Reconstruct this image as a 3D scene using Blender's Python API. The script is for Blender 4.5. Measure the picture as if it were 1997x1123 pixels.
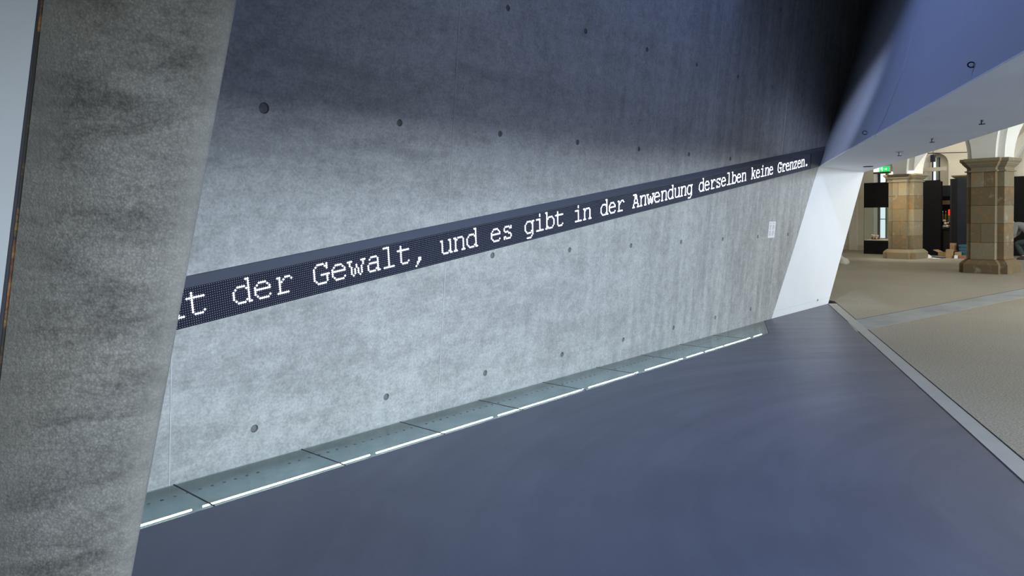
import bpy, bmesh, math, random
from mathutils import Vector, Matrix
random.seed(7)
S = bpy.context.scene
for o in list(bpy.data.objects):
    bpy.data.objects.remove(o)
COL = S.collection

# ------------------------------------------------------------------ camera, world, lights, exposure
CAM = Vector((0, 0, 1.6))
F_PX, CX, CY = 1446.0, 998.0, 469.0
RR = Matrix(((0.6656211624819551, -0.03351307169738736, 0.7455369488372634),
             (-0.7461876017066335, -0.013354148816621562, 0.6656017801727497),
             (-0.01235034881777524, -0.9993490585049797, -0.03389584265496256)))
cd = bpy.data.cameras.new('camera')
cam = bpy.data.objects.new('camera', cd)
COL.objects.link(cam)
r, d, f = RR.col[0], RR.col[1], RR.col[2]
cam.matrix_world = Matrix(((r[0], -d[0], -f[0], CAM[0]), (r[1], -d[1], -f[1], CAM[1]),
                           (r[2], -d[2], -f[2], CAM[2]), (0, 0, 0, 1)))
cd.sensor_width = 36.0
cd.lens = F_PX / 1997 * 36
cd.shift_x = -(CX - 998.5) / 1997
cd.shift_y = -(561.5 - CY) / 1997
cd.clip_start = 0.05
cd.clip_end = 200
S.camera = cam

W = bpy.data.worlds.new('world'); S.world = W
W.use_nodes = True
W.node_tree.nodes['Background'].inputs[0].default_value = (0.7, 0.75, 0.85, 1)
W.node_tree.nodes['Background'].inputs[1].default_value = 0.03

def lamp(name, kind, loc, target, energy, color, size=(1, 1), spread=None, **kw):
    l = bpy.data.lights.new(name, kind)
    l.energy = energy; l.color = color
    if kind == 'AREA':
        l.shape = 'RECTANGLE'; l.size, l.size_y = size
        if spread: l.spread = math.radians(spread)
    for k, v in kw.items(): setattr(l, k, v)
    o = bpy.data.objects.new(name, l); COL.objects.link(o)
    o.location = loc
    o.rotation_euler = (Vector(target) - Vector(loc)).to_track_quat('-Z', 'Y').to_euler()
    return o

TH = math.radians(-10)
def hall(a, b, z=0.0):
    """point of the old hall, whose axes are turned 10 degrees"""
    return Vector((a * math.cos(TH) - b * math.sin(TH), a * math.sin(TH) + b * math.cos(TH), z))

# blue wash lamp high against the concrete wall, lighting the floor and the leaning white wall
lamp('blue_wash_lamp', 'AREA', (6.0, 3.5, 9.8), (5.0, 2.2, 0), 360, (0.34, 0.47, 1.0), (8, 0.5), 120)
# daylight of the old hall, off to the right, entering below the leaning wall
lamp('side_daylight', 'AREA', (3.0, -6.0, 2.78), (4.5, 4.4, 1.3), 960, (0.76, 0.87, 1.0), (4.5, 1.0), 150)
# added spot without a known fixture, brightens the leaning wall's far corner
sl_ = lamp('corner_fill', 'SPOT', (4.2, 2.2, 5.6), (10.85, 3.5, 2.45), 2600, (0.62, 0.70, 1.0))
sl_.data.spot_size = math.radians(17); sl_.data.spot_blend = 1.0; sl_.data.shadow_soft_size = 0.15
# dim neutral light of the foyer behind the camera
lamp('foyer_lamp', 'AREA', (-1.6, -1.2, 2.6), (0.8, 2.2, 1.2), 30, (0.95, 1.0, 0.96), (1.5, 1.5), 150)
# old hall: daylight from its windows on the right and ceiling lamps
lamp('hall_daylight', 'AREA', hall(22, -3.5, 2.6), hall(22, 8, 1.2), 1000, (0.92, 0.97, 1.0), (14, 3.0), 150)
lamp('hall_ceiling_lamp', 'AREA', hall(21.5, 9.5, 5.2), hall(21.5, 9.5, 0), 150, (1.0, 0.88, 0.68), (12, 8), 170)
lamp('hall_entry_lamp', 'AREA', hall(15, 1.5, 4.8), hall(15.5, 2.5, 0), 160, (1.0, 0.94, 0.85), (4, 4), 150)

S.view_settings.view_transform = 'Standard'
S.view_settings.look = 'None'
S.view_settings.exposure = 0.0
S.view_settings.gamma = 1.0
S.view_settings.use_curve_mapping = False

lamp('hall_far_fill', 'AREA', hall(28.0, 11.0, 5.1), hall(30.5, 11.0, 2.2), 200, (1.0, 0.92, 0.76), (2, 11), 140)  # added fill light, brightens the far wall of the hall
# ------------------------------------------------------------------ helpers
def px(u, v, n, p0):
    """the point of the plane (normal n through p0) that the camera sees at u, v"""
    n = Vector(n); d = RR @ Vector(((u - CX) / F_PX, (v - CY) / F_PX, 1))
    return CAM + d * ((n.dot(Vector(p0)) - n.dot(CAM)) / n.dot(d))

def tag(o, label=None, cat=None, group=None, kind=None):
    if label: o['label'] = label
    if cat: o['category'] = cat
    if group: o['group'] = group
    if kind: o['kind'] = kind
    return o

def empty(name, loc, label, cat, group=None, rz=0):
    o = bpy.data.objects.new(name, None); COL.objects.link(o)
    o.location = loc; o.rotation_euler = (0, 0, rz)
    bpy.context.view_layer.update()
    return tag(o, label, cat, group)

def link(name, me, m=None, parent=None, smooth=False):
    o = bpy.data.objects.new(name, me); COL.objects.link(o)
    if m:
        me.materials.clear(); me.materials.append(m)
    if smooth:
        for p in me.polygons: p.use_smooth = True
    if parent:
        o.parent = parent
        o.matrix_parent_inverse = parent.matrix_world.inverted()
    return o

class MB:
    def __init__(s): s.v = []; s.f = []
    def poly(s, vs, fs):
        n = len(s.v); s.v += [tuple(v) for v in vs]; s.f += [tuple(n + i for i in f) for f in fs]; return s
    def hexa(s, c):     # 8 corners: bottom 4 (ccw), top 4
        return s.poly(c, [(3, 2, 1, 0), (4, 5, 6, 7), (0, 1, 5, 4), (1, 2, 6, 5), (2, 3, 7, 6), (3, 0, 4, 7)])
    def box(s, x0, x1, y0, y1, z0, z1, T=None):
        c = [Vector(p) for p in ((x0, y0, z0), (x1, y0, z0), (x1, y1, z0), (x0, y1, z0), (x0, y0, z1), (x1, y0, z1), (x1, y1, z1), (x0, y1, z1))]
        if T: c = [T(*p) for p in c]
        return s.hexa(c)
    def prism(s, pts, ext):     # polygon swept along ext
        n = len(pts); ext = Vector(ext); a = [Vector(p) for p in pts]; b = [p + ext for p in a]
        fs = [tuple(range(n - 1, -1, -1)), tuple(range(n, 2 * n))] + [(i, (i + 1) % n, n + (i + 1) % n, n + i) for i in range(n)]
        return s.poly(a + b, fs)
    def loft(s, rings, cap=True):
        n = len(rings[0]); vs = [v for r_ in rings for v in r_]; fs = []
        for k in range(len(rings) - 1):
            for i in range(n):
                j = (i + 1) % n
                fs.append((k * n + i, k * n + j, (k + 1) * n + j, (k + 1) * n + i))
        if cap: fs += [tuple(range(n - 1, -1, -1)), tuple(range((len(rings) - 1) * n, len(rings) * n))]
        return s.poly(vs, fs)
    def tube(s, p0, p1, r0, r1=None, n=12):
        p0, p1 = Vector(p0), Vector(p1); r1 = r0 if r1 is None else r1
        ax = (p1 - p0).normalized(); u = ax.orthogonal().normalized(); w = ax.cross(u)
        ring = lambda p, r_: [p + (u * math.cos(2 * math.pi * k / n) + w * math.sin(2 * math.pi * k / n)) * r_ for k in range(n)]
        return s.loft([ring(p0, r0), ring(p1, r1)])
    def torus(s, c, ax, R, r_, n=20, m=8):
        c = Vector(c); ax = Vector(ax).normalized(); u = ax.orthogonal().normalized(); w = ax.cross(u); vs = []; fs = []
        for i in range(n):
            e = u * math.cos(2 * math.pi * i / n) + w * math.sin(2 * math.pi * i / n)
            for j in range(m):
                t = 2 * math.pi * j / m
                vs.append(c + e * (R + r_ * math.cos(t)) + ax * (r_ * math.sin(t)))
        for i in range(n):
            for j in range(m):
                fs.append((i * m + j, ((i + 1) % n) * m + j, ((i + 1) % n) * m + (j + 1) % m, i * m + (j + 1) % m))
        return s.poly(vs, fs)
    def ball(s, c, r_, n=12, m=8, sc=(1, 1, 1)):
        c = Vector(c); rings = []
        for k in range(1, m):
            t = math.pi * k / m
            rings.append([c + Vector((math.cos(2 * math.pi * i / n) * math.sin(t) * r_ * sc[0], math.sin(2 * math.pi * i / n) * math.sin(t) * r_ * sc[1], -math.cos(t) * r_ * sc[2])) for i in range(n)])
        return s.loft(rings)
    def build(s, name, m=None, parent=None, bevel=0, smooth=False, seg=2):
        me = bpy.data.meshes.new(name); me.from_pydata(s.v, [], s.f); me.update()
        bm = bmesh.new(); bm.from_mesh(me)
        bmesh.ops.recalc_face_normals(bm, faces=bm.faces)
        if bevel:
            bmesh.ops.bevel(bm, geom=[e for e in bm.edges if e.is_manifold and e.calc_face_angle(0) > 0.4], offset=bevel, segments=seg, affect='EDGES', profile=0.5)
        bm.to_mesh(me); bm.free()
        o = link(name, me, m, parent, smooth)
        if smooth and bevel == 0:
            try: me.shade_auto_smooth = None
            except Exception: pass
        return o

# ------------------------------------------------------------------ materials
class N:
    def __init__(s, name):
        s.m = bpy.data.materials.new(name); s.m.use_nodes = True
        s.t = s.m.node_tree; s.b = s.t.nodes['Principled BSDF']; s.out = s.t.nodes['Material Output']
    def n(s, kind, **kw):
        nd = s.t.nodes.new('ShaderNode' + kind)
        for k, v in kw.items(): setattr(nd, k, v)
        return nd
    def l(s, a, b): s.t.links.new(a, b)
    def coord(s, scale=(1, 1, 1), out='Object', rot=(0, 0, 0)):
        tc = s.n('TexCoord'); mp = s.n('Mapping'); mp.inputs['Scale'].default_value = scale
        mp.inputs['Rotation'].default_value = rot
        s.l(tc.outputs[out], mp.inputs[0]); return mp.outputs[0]
    def noise(s, vec, scale, detail=4, rough=0.55, dist=0):
        t = s.n('TexNoise'); t.inputs['Scale'].default_value = scale; t.inputs['Detail'].default_value = detail
        t.inputs['Roughness'].default_value = rough; t.inputs['Distortion'].default_value = dist
        s.l(vec, t.inputs['Vector']); return t.outputs['Fac']
    def ramp(s, fac, stops):
        r_ = s.n('ValToRGB'); el = r_.color_ramp.elements
        while len(el) < len(stops): el.new(0.5)
        for e, (p, c) in zip(el, stops):
            e.position = p; e.color = (c, c, c, 1) if isinstance(c, (int, float)) else (*c, 1)
        s.l(fac, r_.inputs[0]); return r_.outputs[0]
    def mix(s, fac, a, b, mode='MIX'):
        m = s.n('MixRGB', blend_type=mode)
        for i, x in zip((0, 1, 2), (fac, a, b)):
            if isinstance(x, (int, float)): m.inputs[i].default_value = x if i == 0 else (x, x, x, 1)
            elif isinstance(x, tuple): m.inputs[i].default_value = (*x, 1)
            else: s.l(x, m.inputs[i])
        return m.outputs[0]
    def math(s, op, a, b):
        m = s.n('Math', operation=op)
        for i, x in enumerate((a, b)):
            if isinstance(x, (int, float)): m.inputs[i].default_value = x
            else: s.l(x, m.inputs[i])
        return m.outputs[0]
    def bump(s, h, strength, dist=0.01, prev=None):
        b = s.n('Bump'); b.inputs['Strength'].default_value = strength; b.inputs['Distance'].default_value = dist
        s.l(h, b.inputs['Height'])
        if prev is not None: s.l(prev, b.inputs['Normal'])
        s.l(b.outputs[0], s.b.inputs['Normal']); return b.outputs[0]

def flat(name, col, rough=0.6, metal=0.0, emit=None, estr=1.0, var=0.0, scale=8, spec=0.5, bump=0.0):
    s = N(name); s.b.inputs['Roughness'].default_value = rough; s.b.inputs['Metallic'].default_value = metal
    s.b.inputs['Specular IOR Level'].default_value = spec
    if var:
        f_ = s.noise(s.coord(), scale, 6)
        c = s.ramp(f_, [(0.3, tuple(x * (1 - var) for x in col)), (0.7, tuple(min(1, x * (1 + var)) for x in col))])
        s.l(c, s.b.inputs['Base Color'])
        if bump: s.bump(s.noise(s.coord(), scale * 8, 4), bump, 0.003)
    else: s.b.inputs['Base Color'].default_value = (*col, 1)
    if emit:
        s.b.inputs['Emission Color'].default_value = (*emit, 1); s.b.inputs['Emission Strength'].default_value = estr
    return s.m

def concrete_wall():
    s = N('cast_concrete')
    co = s.coord()
    big = s.noise(co, 0.9, 5, 0.6)
    streak = s.noise(s.coord((3.2, 1, 0.35)), 2.0, 9, 0.74)       # runs down the wall
    blot = s.noise(s.coord((0.7, 1, 3.0)), 1.3, 8, 0.72, 0.2)    # pour bands
    fine = s.noise(co, 55, 5, 0.7)
    mid = s.noise(co, 10, 9, 0.75)
    sep = s.n('SeparateXYZ'); s.l(co, sep.inputs[0])
    c = s.ramp(big, [(0.3, 0.30), (0.7, 0.42)])
    c = s.mix(0.55, c, s.ramp(mid, [(0.32, 0.24), (0.62, 0.47)]))
    # streaks grow towards the far end of the wall, pour bands near the foreground
    fx = s.n('MapRange'); s.l(sep.outputs[0], fx.inputs[0]); fx.inputs[1].default_value = 4.0; fx.inputs[2].default_value = 9.0
    c2 = s.mix(0.65, c, s.ramp(streak, [(0.36, 0.5), (0.62, 1.05)]), 'MULTIPLY')
    c1 = s.mix(0.55, c, s.ramp(blot, [(0.36, 0.55), (0.55, 1.0)]), 'MULTIPLY')
    c = s.mix(fx.outputs[0], c1, c2)
    c = s.mix(0.45, c, s.ramp(fine, [(0.3, 0.25), (0.7, 0.75)]), 'OVERLAY')
    c = s.mix(1.0, c, (0.97, 1.0, 0.98), 'MULTIPLY')
    s.l(c, s.b.inputs['Base Color']); s.b.inputs['Roughness'].default_value = 0.62
    b = s.bump(fine, 0.25, 0.003); s.bump(mid, 0.25, 0.006, b)
    return s.m

def rough_concrete(pr=None, pl=None):
    s = N('rough_concrete')
    co = s.coord((1, 1, 1))
    v = s.n('TexVoronoi'); v.inputs['Scale'].default_value = 150; s.l(co, v.inputs['Vector'])
    v2 = s.n('TexVoronoi'); v2.inputs['Scale'].default_value = 210; s.l(co, v2.inputs['Vector'])
    n1 = s.noise(co, 60, 8, 0.75); n2 = s.noise(s.coord((1.0, 1.0, 3.4), rot=(0, 0.35, 0)), 2.6, 7, 0.6, 0.7); n3 = s.noise(co, 2.0, 4)
    c = s.ramp(n2, [(0.38, 0.035), (0.46, 0.13), (0.58, 0.24)])
    c = s.mix(0.5, c, s.ramp(n1, [(0.3, 0.05), (0.7, 0.29)]), 'MIX')
    c = s.mix(0.35, c, s.ramp(v.outputs['Distance'], [(0.0, 0.9), (0.7, 0.25)]), 'OVERLAY')
    c = s.mix(s.ramp(n3, [(0.4, 0.0), (0.65, 1.0)]), s.mix(1, c, (0.97, 0.98, 0.93), 'MULTIPLY'), s.mix(1, c, (1.0, 0.98, 0.88), 'MULTIPLY'))
    if pr:      # smoother, lighter margins left by the formwork edges
        tc = s.n('TexCoord'); fac = None
        for (p0, m_) in (pr, pl):
            d1 = s.n('VectorMath', operation='SUBTRACT'); s.l(tc.outputs['Object'], d1.inputs[0]); d1.inputs[1].default_value = p0
            d2 = s.n('VectorMath', operation='DOT_PRODUCT'); s.l(d1.outputs[0], d2.inputs[0]); d2.inputs[1].default_value = m_
            r_ = s.ramp(s.math('ADD', d2.outputs['Value'], s.math('MULTIPLY', n3, 0.06)), [(0.05, 1.0), (0.125, 0.0)])
            fac = r_ if fac is None else s.math('MAXIMUM', fac, r_)
        c = s.mix(s.math('MULTIPLY', fac, 0.5), c, (0.225, 0.225, 0.205))
    s.l(c, s.b.inputs['Base Color']); s.b.inputs['Roughness'].default_value = 0.85
    b = s.bump(v.outputs['Distance'], 0.2, 0.004); b = s.bump(v2.outputs['Distance'], 0.2, 0.002, b); s.bump(n1, 0.8, 0.007, b)
    return s.m

def wedge_floor_mat():
    s = N('polished_dark_screed')
    co = s.coord()
    # arcs left by the trowel: distance to a few turning centres, broken by noise
    n1 = s.noise(co, 1.1, 4, 0.6); n2 = s.noise(co, 260, 2, 0.7)
    sv = s.n('SeparateXYZ'); s.l(co, sv.inputs[0])
    dx = s.math('SUBTRACT', sv.outputs[0], 5.2); dy = s.math('SUBTRACT', sv.outputs[1], -0.8)
    rad = s.math('SQRT', s.math('ADD', s.math('MULTIPLY', dx, dx), s.math('MULTIPLY', dy, dy)), 0)
    ang = s.math('ARCTAN2', dy, dx)
    cv = s.n('CombineXYZ'); s.l(s.math('MULTIPLY', rad, 5.0), cv.inputs[0]); s.l(s.math('MULTIPLY', ang, 1.4), cv.inputs[1]); s.l(s.math('MULTIPLY', n1, 1.5), cv.inputs[2])
    arc = s.noise(cv.outputs[0], 1.0, 7, 0.62)
    c = s.ramp(n1, [(0.3, (0.054, 0.064, 0.096)), (0.7, (0.071, 0.083, 0.122))])
    c = s.mix(0.35, c, s.ramp(arc, [(0.3, 0.72), (0.68, 1.12)]), 'MULTIPLY')
    c = s.mix(0.35, c, s.ramp(n2, [(0.3, 0.3), (0.7, 0.7)]), 'OVERLAY')
    s.l(c, s.b.inputs['Base Color'])
    rg = s.ramp(arc, [(0.3, 0.42), (0.7, 0.36)]); s.l(rg, s.b.inputs['Roughness'])
    s.b.inputs['Specular IOR Level'].default_value = 0.5
    return s.m

def hall_floor_mat():
    s = N('ground_stone_floor')
    co = s.coord(); n1 = s.noise(co, 60, 5, 0.85); n2 = s.noise(co, 0.5, 3); n3 = s.noise(co, 30, 4, 0.7)
    c = s.ramp(n2, [(0.3, (0.225, 0.208, 0.165)), (0.7, (0.265, 0.247, 0.205))])
    c = s.mix(0.7, c, s.ramp(n1, [(0.4, 0.22), (0.6, 0.78)]), 'OVERLAY')
    c = s.mix(0.3, c, s.ramp(n3, [(0.35, 0.35), (0.65, 0.65)]), 'OVERLAY')
    s.l(c, s.b.inputs['Base Color']); s.b.inputs['Roughness'].default_value = 0.5
    return s.m

def sandstone():
    s = N('sandstone')
    co = s.coord(); oi = s.n('ObjectInfo')
    n1 = s.noise(co, 3.2, 6, 0.7, 0.3); n2 = s.noise(co, 45, 4, 0.8)
    base = s.ramp(oi.outputs['Random'], [(0.0, (0.115, 0.080, 0.038)), (0.3, (0.140, 0.118, 0.070)), (0.6, (0.195, 0.168, 0.108)), (0.8, (0.128, 0.107, 0.065)), (1.0, (0.140, 0.100, 0.048))])
    c = s.mix(s.ramp(n1, [(0.52, 0.0), (0.68, 0.8)]), base, (0.24, 0.125, 0.04))
    c = s.mix(s.ramp(n1, [(0.3, 0.6), (0.42, 0.0)]), c, (0.30, 0.27, 0.20))
    c = s.mix(0.45, c, s.ramp(n2, [(0.3, 0.25), (0.7, 0.75)]), 'OVERLAY')
    s.l(c, s.b.inputs['Base Color']); s.b.inputs['Roughness'].default_value = 0.9
    s.bump(n2, 0.5, 0.01)
    return s.m

def glass_tint(name, col, gl=0.1, rough=0.02):
    s = N(name); t = s.n('BsdfTransparent'); t.inputs[0].default_value = (*col, 1)
    g = s.n('BsdfGlossy'); g.inputs['Roughness'].default_value = rough; g.inputs[0].default_value = (1, 1, 1, 1)
    fr = s.n('Fresnel'); fr.inputs[0].default_value = 1.5
    m = s.n('MixShader'); ge = s.n('NewGeometry'); s.l(s.math('MULTIPLY', fr.outputs[0], s.math('SUBTRACT', 1.0, ge.outputs['Backfacing'])), m.inputs[0]); s.l(t.outputs[0], m.inputs[1]); s.l(g.outputs[0], m.inputs[2])
    s.l(m.outputs[0], s.out.inputs[0]); return s.m

def emis(name, col, st):
    s = N(name); e = s.n('Emission'); e.inputs[0].default_value = (*col, 1); e.inputs[1].default_value = st
    s.l(e.outputs[0], s.out.inputs[0]); return s.m

def rust_mat():
    s = N('rusty_gap'); n1 = s.noise(s.coord(), 5.5, 7, 0.75)
    n2 = s.noise(s.coord(), 30, 4)
    c = s.mix(s.ramp(n1, [(0.47, 0.0), (0.56, 1.0)]), (0.018, 0.017, 0.014), s.ramp(n2, [(0.4, (0.10, 0.03, 0.012)), (0.6, (0.20, 0.11, 0.03))]))
    s.l(c, s.b.inputs['Base Color']); s.b.inputs['Roughness'].default_value = 0.9; return s.m

def card_mat():
    s = N('cardboard'); c = s.ramp(s.noise(s.coord((1, 1, 12)), 6, 3), [(0.3, (0.25, 0.165, 0.085)), (0.7, (0.31, 0.21, 0.12))])
    s.l(c, s.b.inputs['Base Color']); s.b.inputs['Roughness'].default_value = 0.85; return s.m

M_CONC = concrete_wall(); M_FLOOR = wedge_floor_mat(); M_HALL = hall_floor_mat(); M_STONE = sandstone()
M_WHITE = flat('white_plaster', (0.67, 0.695, 0.715), 0.75, var=0.015, scale=3)
M_BLUEW = flat('blue_lit_white_plaster', (0.33, 0.36, 0.43), 0.6, var=0.02, scale=2)  # white plaster, with some of the blue light put into its base colour
M_SOFF = flat('grey_plaster_soffit', (0.80, 0.84, 0.92), 0.7, var=0.03, scale=2)
M_LIME = flat('lime_plaster', (0.66, 0.62, 0.52), 0.85, var=0.05, scale=2)
M_VAULT = flat('white_lime_plaster', (0.66, 0.66, 0.61), 0.85, var=0.03, scale=2)
M_PLUG = flat('fibre_cement_plug', (0.14, 0.145, 0.15), 0.8, var=0.15, scale=60)
M_SEAM = flat('concrete_seam', (0.40, 0.41, 0.41), 0.7, var=0.2, scale=9)
M_HOUS = flat('dark_blue_grey_aluminium', (0.060, 0.067, 0.083), 0.55, 0.1)
M_FACE = flat('black_led_mask', (0.008, 0.010, 0.022), 0.7, spec=0.2)
M_LEDON = emis('lit_diode', (0.80, 0.84, 1.0), 6.0)
M_LEDOFF = flat('unlit_diode', (0.42, 0.47, 0.58), 0.35)
M_TRAY = flat('zinc_tray', (0.46, 0.50, 0.47), 0.3, 0.2, var=0.12, scale=4)
M_HOLE = flat('dark_hole', (0.03, 0.045, 0.045), 0.8)
M_GASK = flat('black_gasket', (0.01, 0.012, 0.02), 0.6)
M_TUBE = emis('fluorescent_tube', (0.93, 0.92, 0.88), 16.0)
M_PANE = glass_tint('greenish_floor_glass', (0.80, 0.88, 0.885))
M_CLEAR = glass_tint('clear_glass', (0.93, 0.96, 0.95))
M_STRIP = flat('anodised_threshold', (0.33, 0.335, 0.32), 0.5, 0.2, var=0.06, scale=3)
M_BAND = flat('grey_terrazzo_band', (0.23, 0.25, 0.26), 0.5, var=0.22, scale=1.6)
M_BLACK = flat('matt_black_board', (0.008, 0.008, 0.009), 0.8, var=0.1, scale=4, spec=.15)
M_DARKB = flat('dark_blue_black_board', (0.010, 0.013, 0.018), 0.7, var=0.1, scale=4, spec=.2)
M_DIM = flat('dark_brown_board', (0.10, 0.065, 0.03), 0.7)
M_CHROME = flat('brushed_steel', (0.35, 0.36, 0.38), 0.35, 0.8)
M_DKMET = flat('dark_metal', (0.03, 0.032, 0.05), 0.4, 0.6)
M_PAPER = flat('white_paper', (0.70, 0.70, 0.73), 0.7)
M_INK = flat('grey_print', (0.42, 0.42, 0.46), 0.8)
M_RUST = rust_mat(); M_CARD = card_mat()
M_SKY = emis('daylight_pane', (0.86, 0.93, 1.0), 1.1)
M_GREEN = flat('green_exit_panel', (0.02, 0.5, 0.12), 0.5, emit=(0.02, 0.75, 0.16), estr=0.9)
M_EXITW = flat('white_exit_panel', (0.8, 0.8, 0.8), 0.5, emit=(0.9, 1.0, 0.9), estr=1.1)

# ------------------------------------------------------------------ the wedge: leaning concrete wall
LEAN = Vector((0, -0.1037, 0.9946))
def wp(x, s_, off=0.0):     # on the concrete wall: x along it, s up its slope, off proud of it
    return Vector((x, 4.49, 0)) + LEAN * s_ + Vector((0, -0.9946, -0.1037)) * off
WN = Vector((0, 0.9946, 0.1037)); W0 = Vector((0, 4.49, 0))
NF = Vector((0.407, -0.854, -0.325)).normalized(); F0 = Vector((10.789, 4.492, -0.019))     # front of the leaning white wall

def build_concrete_wall():
    bm = bmesh.new(); plugs = []
    xs = [4.632 + 1.0895 * k for k in range(-5, 12)]; ss = [0.229 + 1.0365 * k for k in range(0, 8)]
    n = 20
    for i, hx in enumerate(xs):
        for j, hs in enumerate(ss):
            x0, x1 = hx - .54475, hx + .54475; s0, s1 = hs - .51825, hs + .51825
            if j == 0: s0 = -0.004
            rr = 0.036 if (abs(hx - 2.453) < .02 and j == 2) else 0.0265
            inside = (wp(hx, hs) - F0).dot(NF) < -0.12 and hx > 0.5
            corners = [(x0, s0), (x1, s0), (x1, s1), (x0, s1)]
            if not inside:
                bm.faces.new([bm.verts.new(wp(*c)) for c in corners]); continue
            plugs.append((hx, hs, rr))
            outer = []; q = n // 4
            for e in range(4):
                a, b = corners[e], corners[(e + 1) % 4]
                for k in range(q): outer.append((a[0] + (b[0] - a[0]) * k / q, a[1] + (b[1] - a[1]) * k / q))
            ang = [math.atan2(p[1] - hs, p[0] - hx) for p in corners]
            inner = []
            for e in range(4):
                a0 = -3 * math.pi / 4 + e * math.pi / 2
                for k in range(q):
                    t = a0 + math.pi / 2 * k / q
                    inner.append((hx + rr * math.cos(t), hs + rr * math.sin(t)))
            vo = [bm.verts.new(wp(*p)) for p in outer]; vi = [bm.verts.new(wp(*p)) for p in inner]
            vd = [bm.verts.new(wp(hx + (p[0] - hx) * .96, hs + (p[1] - hs) * .96, -0.02)) for p in inner]
            for k in range(len(vo)):
                m_ = (k + 1) % len(vo)
                bm.faces.new((vo[k], vo[m_], vi[m_], vi[k])); bm.faces.new((vi[k], vi[m_], vd[m_], vd[k]))
            bm.faces.new(vd)
    bmesh.ops.remove_doubles(bm, verts=bm.verts, dist=1e-4)
    bmesh.ops.bisect_plane(bm, geom=bm.verts[:] + bm.edges[:] + bm.faces[:], plane_co=F0 + NF * .03, plane_no=NF, clear_outer=True)
    # give it a back so that it is a slab
    ed = [e for e in bm.edges if e.is_boundary]
    ret = bmesh.ops.extrude_edge_only(bm, edges=ed)
    vs = [v for v in ret['geom'] if isinstance(v, bmesh.types.BMVert)]
    for v in vs: v.co += WN * 0.35
    bmesh.ops.recalc_face_normals(bm, faces=bm.faces)
    me = bpy.data.meshes.new('wall_left'); bm.to_mesh(me); bm.free()
    w = tag(link('wall_left', me, M_CONC), 'tall leaning grey cast concrete wall with rows of tie holes', kind='structure')
    for hx, hs, rr in plugs:
        mb = MB(); ring = lambda r_, o_: [wp(hx + r_ * math.cos(2 * math.pi * k / 16), hs + r_ * math.sin(2 * math.pi * k / 16), o_) for k in range(16)]
        mb.loft([ring(rr * .9, -0.0195), ring(rr * .9, -0.013), ring(rr * .78, -0.011)])
        mb.build('tie_hole_plug', M_PLUG, w)
    for k in range(0, 5):
        x = 1.905 + 2.179 * k; s1 = 7.0
        mb = MB(); c = [wp(x - .004, 0, -0.002), wp(x + .004, 0, -0.002), wp(x + .004, 0, .0025), wp(x - .004, 0, .0025)]
        mb.hexa(c + [p + LEAN * s1 for p in c]); sm = mb.build('formwork_seam', M_SEAM, w)
    return w
wall_left = build_concrete_wall()

# ------------------------------------------------------------------ the leaning white wall with its opening
A = Vector((12.165, 4.248, 2.318)); D_ = Vector((4.45, 0.563, 2.372)); B_ = Vector((14.394, 4.222, 2.305)); C_ = Vector((7.5, 0.943, 2.318))
L1 = (Vector((13.837, 3.944, 5.243)) - A).normalized()
t_f = (D_ - A) / (D_ - A).length; t_b = (C_ - B_) / (C_ - B_).length
front0 = A - t_f * 0.0; back0 = B_
def slab():
    mb = MB(); h = 6.0
    p = [A, B_, B_ + L1 * h, A + L1 * h]
    q = [A + t_f * 17, B_ + t_b * 17, B_ + t_b * 17 + L1 * h, A + t_f * 17 + L1 * h]
    mb.poly(p + q, [(2, 3, 7, 6), (1, 2, 6, 5), (0, 3, 2, 1), (4, 5, 6, 7), (0, 4, 7, 3)])
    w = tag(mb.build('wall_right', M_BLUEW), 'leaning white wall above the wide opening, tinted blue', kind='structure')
    # soffit board hung below the slab
    mb = MB(); up = Vector((0, 0, 0.012))
    mb.prism([A + up * 0, A + t_f * 17, B_ + t_b * 17, B_], (0, 0, 0.012))
    s_ = mb.build('soffit', M_SOFF, w); tag(s_, 'pale grey underside of the leaning wall')
    # joint across the front face
    pts = [px(1790, 0, NF, F0), px(1785, 45, NF, F0), px(1760, 140, NF, F0), px(1727, 225, NF, F0), px(1706, 266, NF, F0)]
    mb = MB()
    for a, b in zip(pts[:-1], pts[1:]):
        side = (b - a).normalized().cross(NF) * 0.004
        mb.prism([a - side - NF * .0015, b - side - NF * .0015, b + side - NF * .0015, a + side - NF * .0015], NF * 0.002)
    mb.build('plaster_joint', M_SEAM, w)
    return w
wall_right = slab()

# white reveal beside the opening, in the plane of the concrete wall
B0 = Vector((10.789, 4.492, 0)); C0 = px(1615, 592, (0, 0, 1), (0, 0, 0))
mb = MB(); Bm = B_.copy()
mb.prism([B0, C0, Bm, A], (0, 0.35, 0.03))
reveal = tag(mb.build('trim_1', M_WHITE), 'smooth white slanted reveal panel beside the wide opening', kind='structure')
mb = MB()
nrm = (C0 - B0).cross(A - B0).normalized()
if nrm.y > 0: nrm = -nrm
e0 = B0.lerp(A, 0.045); e1 = C0.lerp(Bm, 0.045)
mb.prism([e0 + nrm * .0005, e1 + nrm * .0005, e1 + nrm * .0005 + Vector((0, 0, .006)), e0 + nrm * .0005 + Vector((0, 0, .006))], nrm * 0.0015)
mb.build('skirting_joint', flat('joint_grey', (0.55, 0.58, 0.62), 0.7), reveal)
mb = MB(); c = px(1594, 585, nrm, B0); mb.tube(c + nrm * .001, c + nrm * .012, .018, n=14); mb.build('wall_socket', M_STRIP, reveal)

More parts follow.
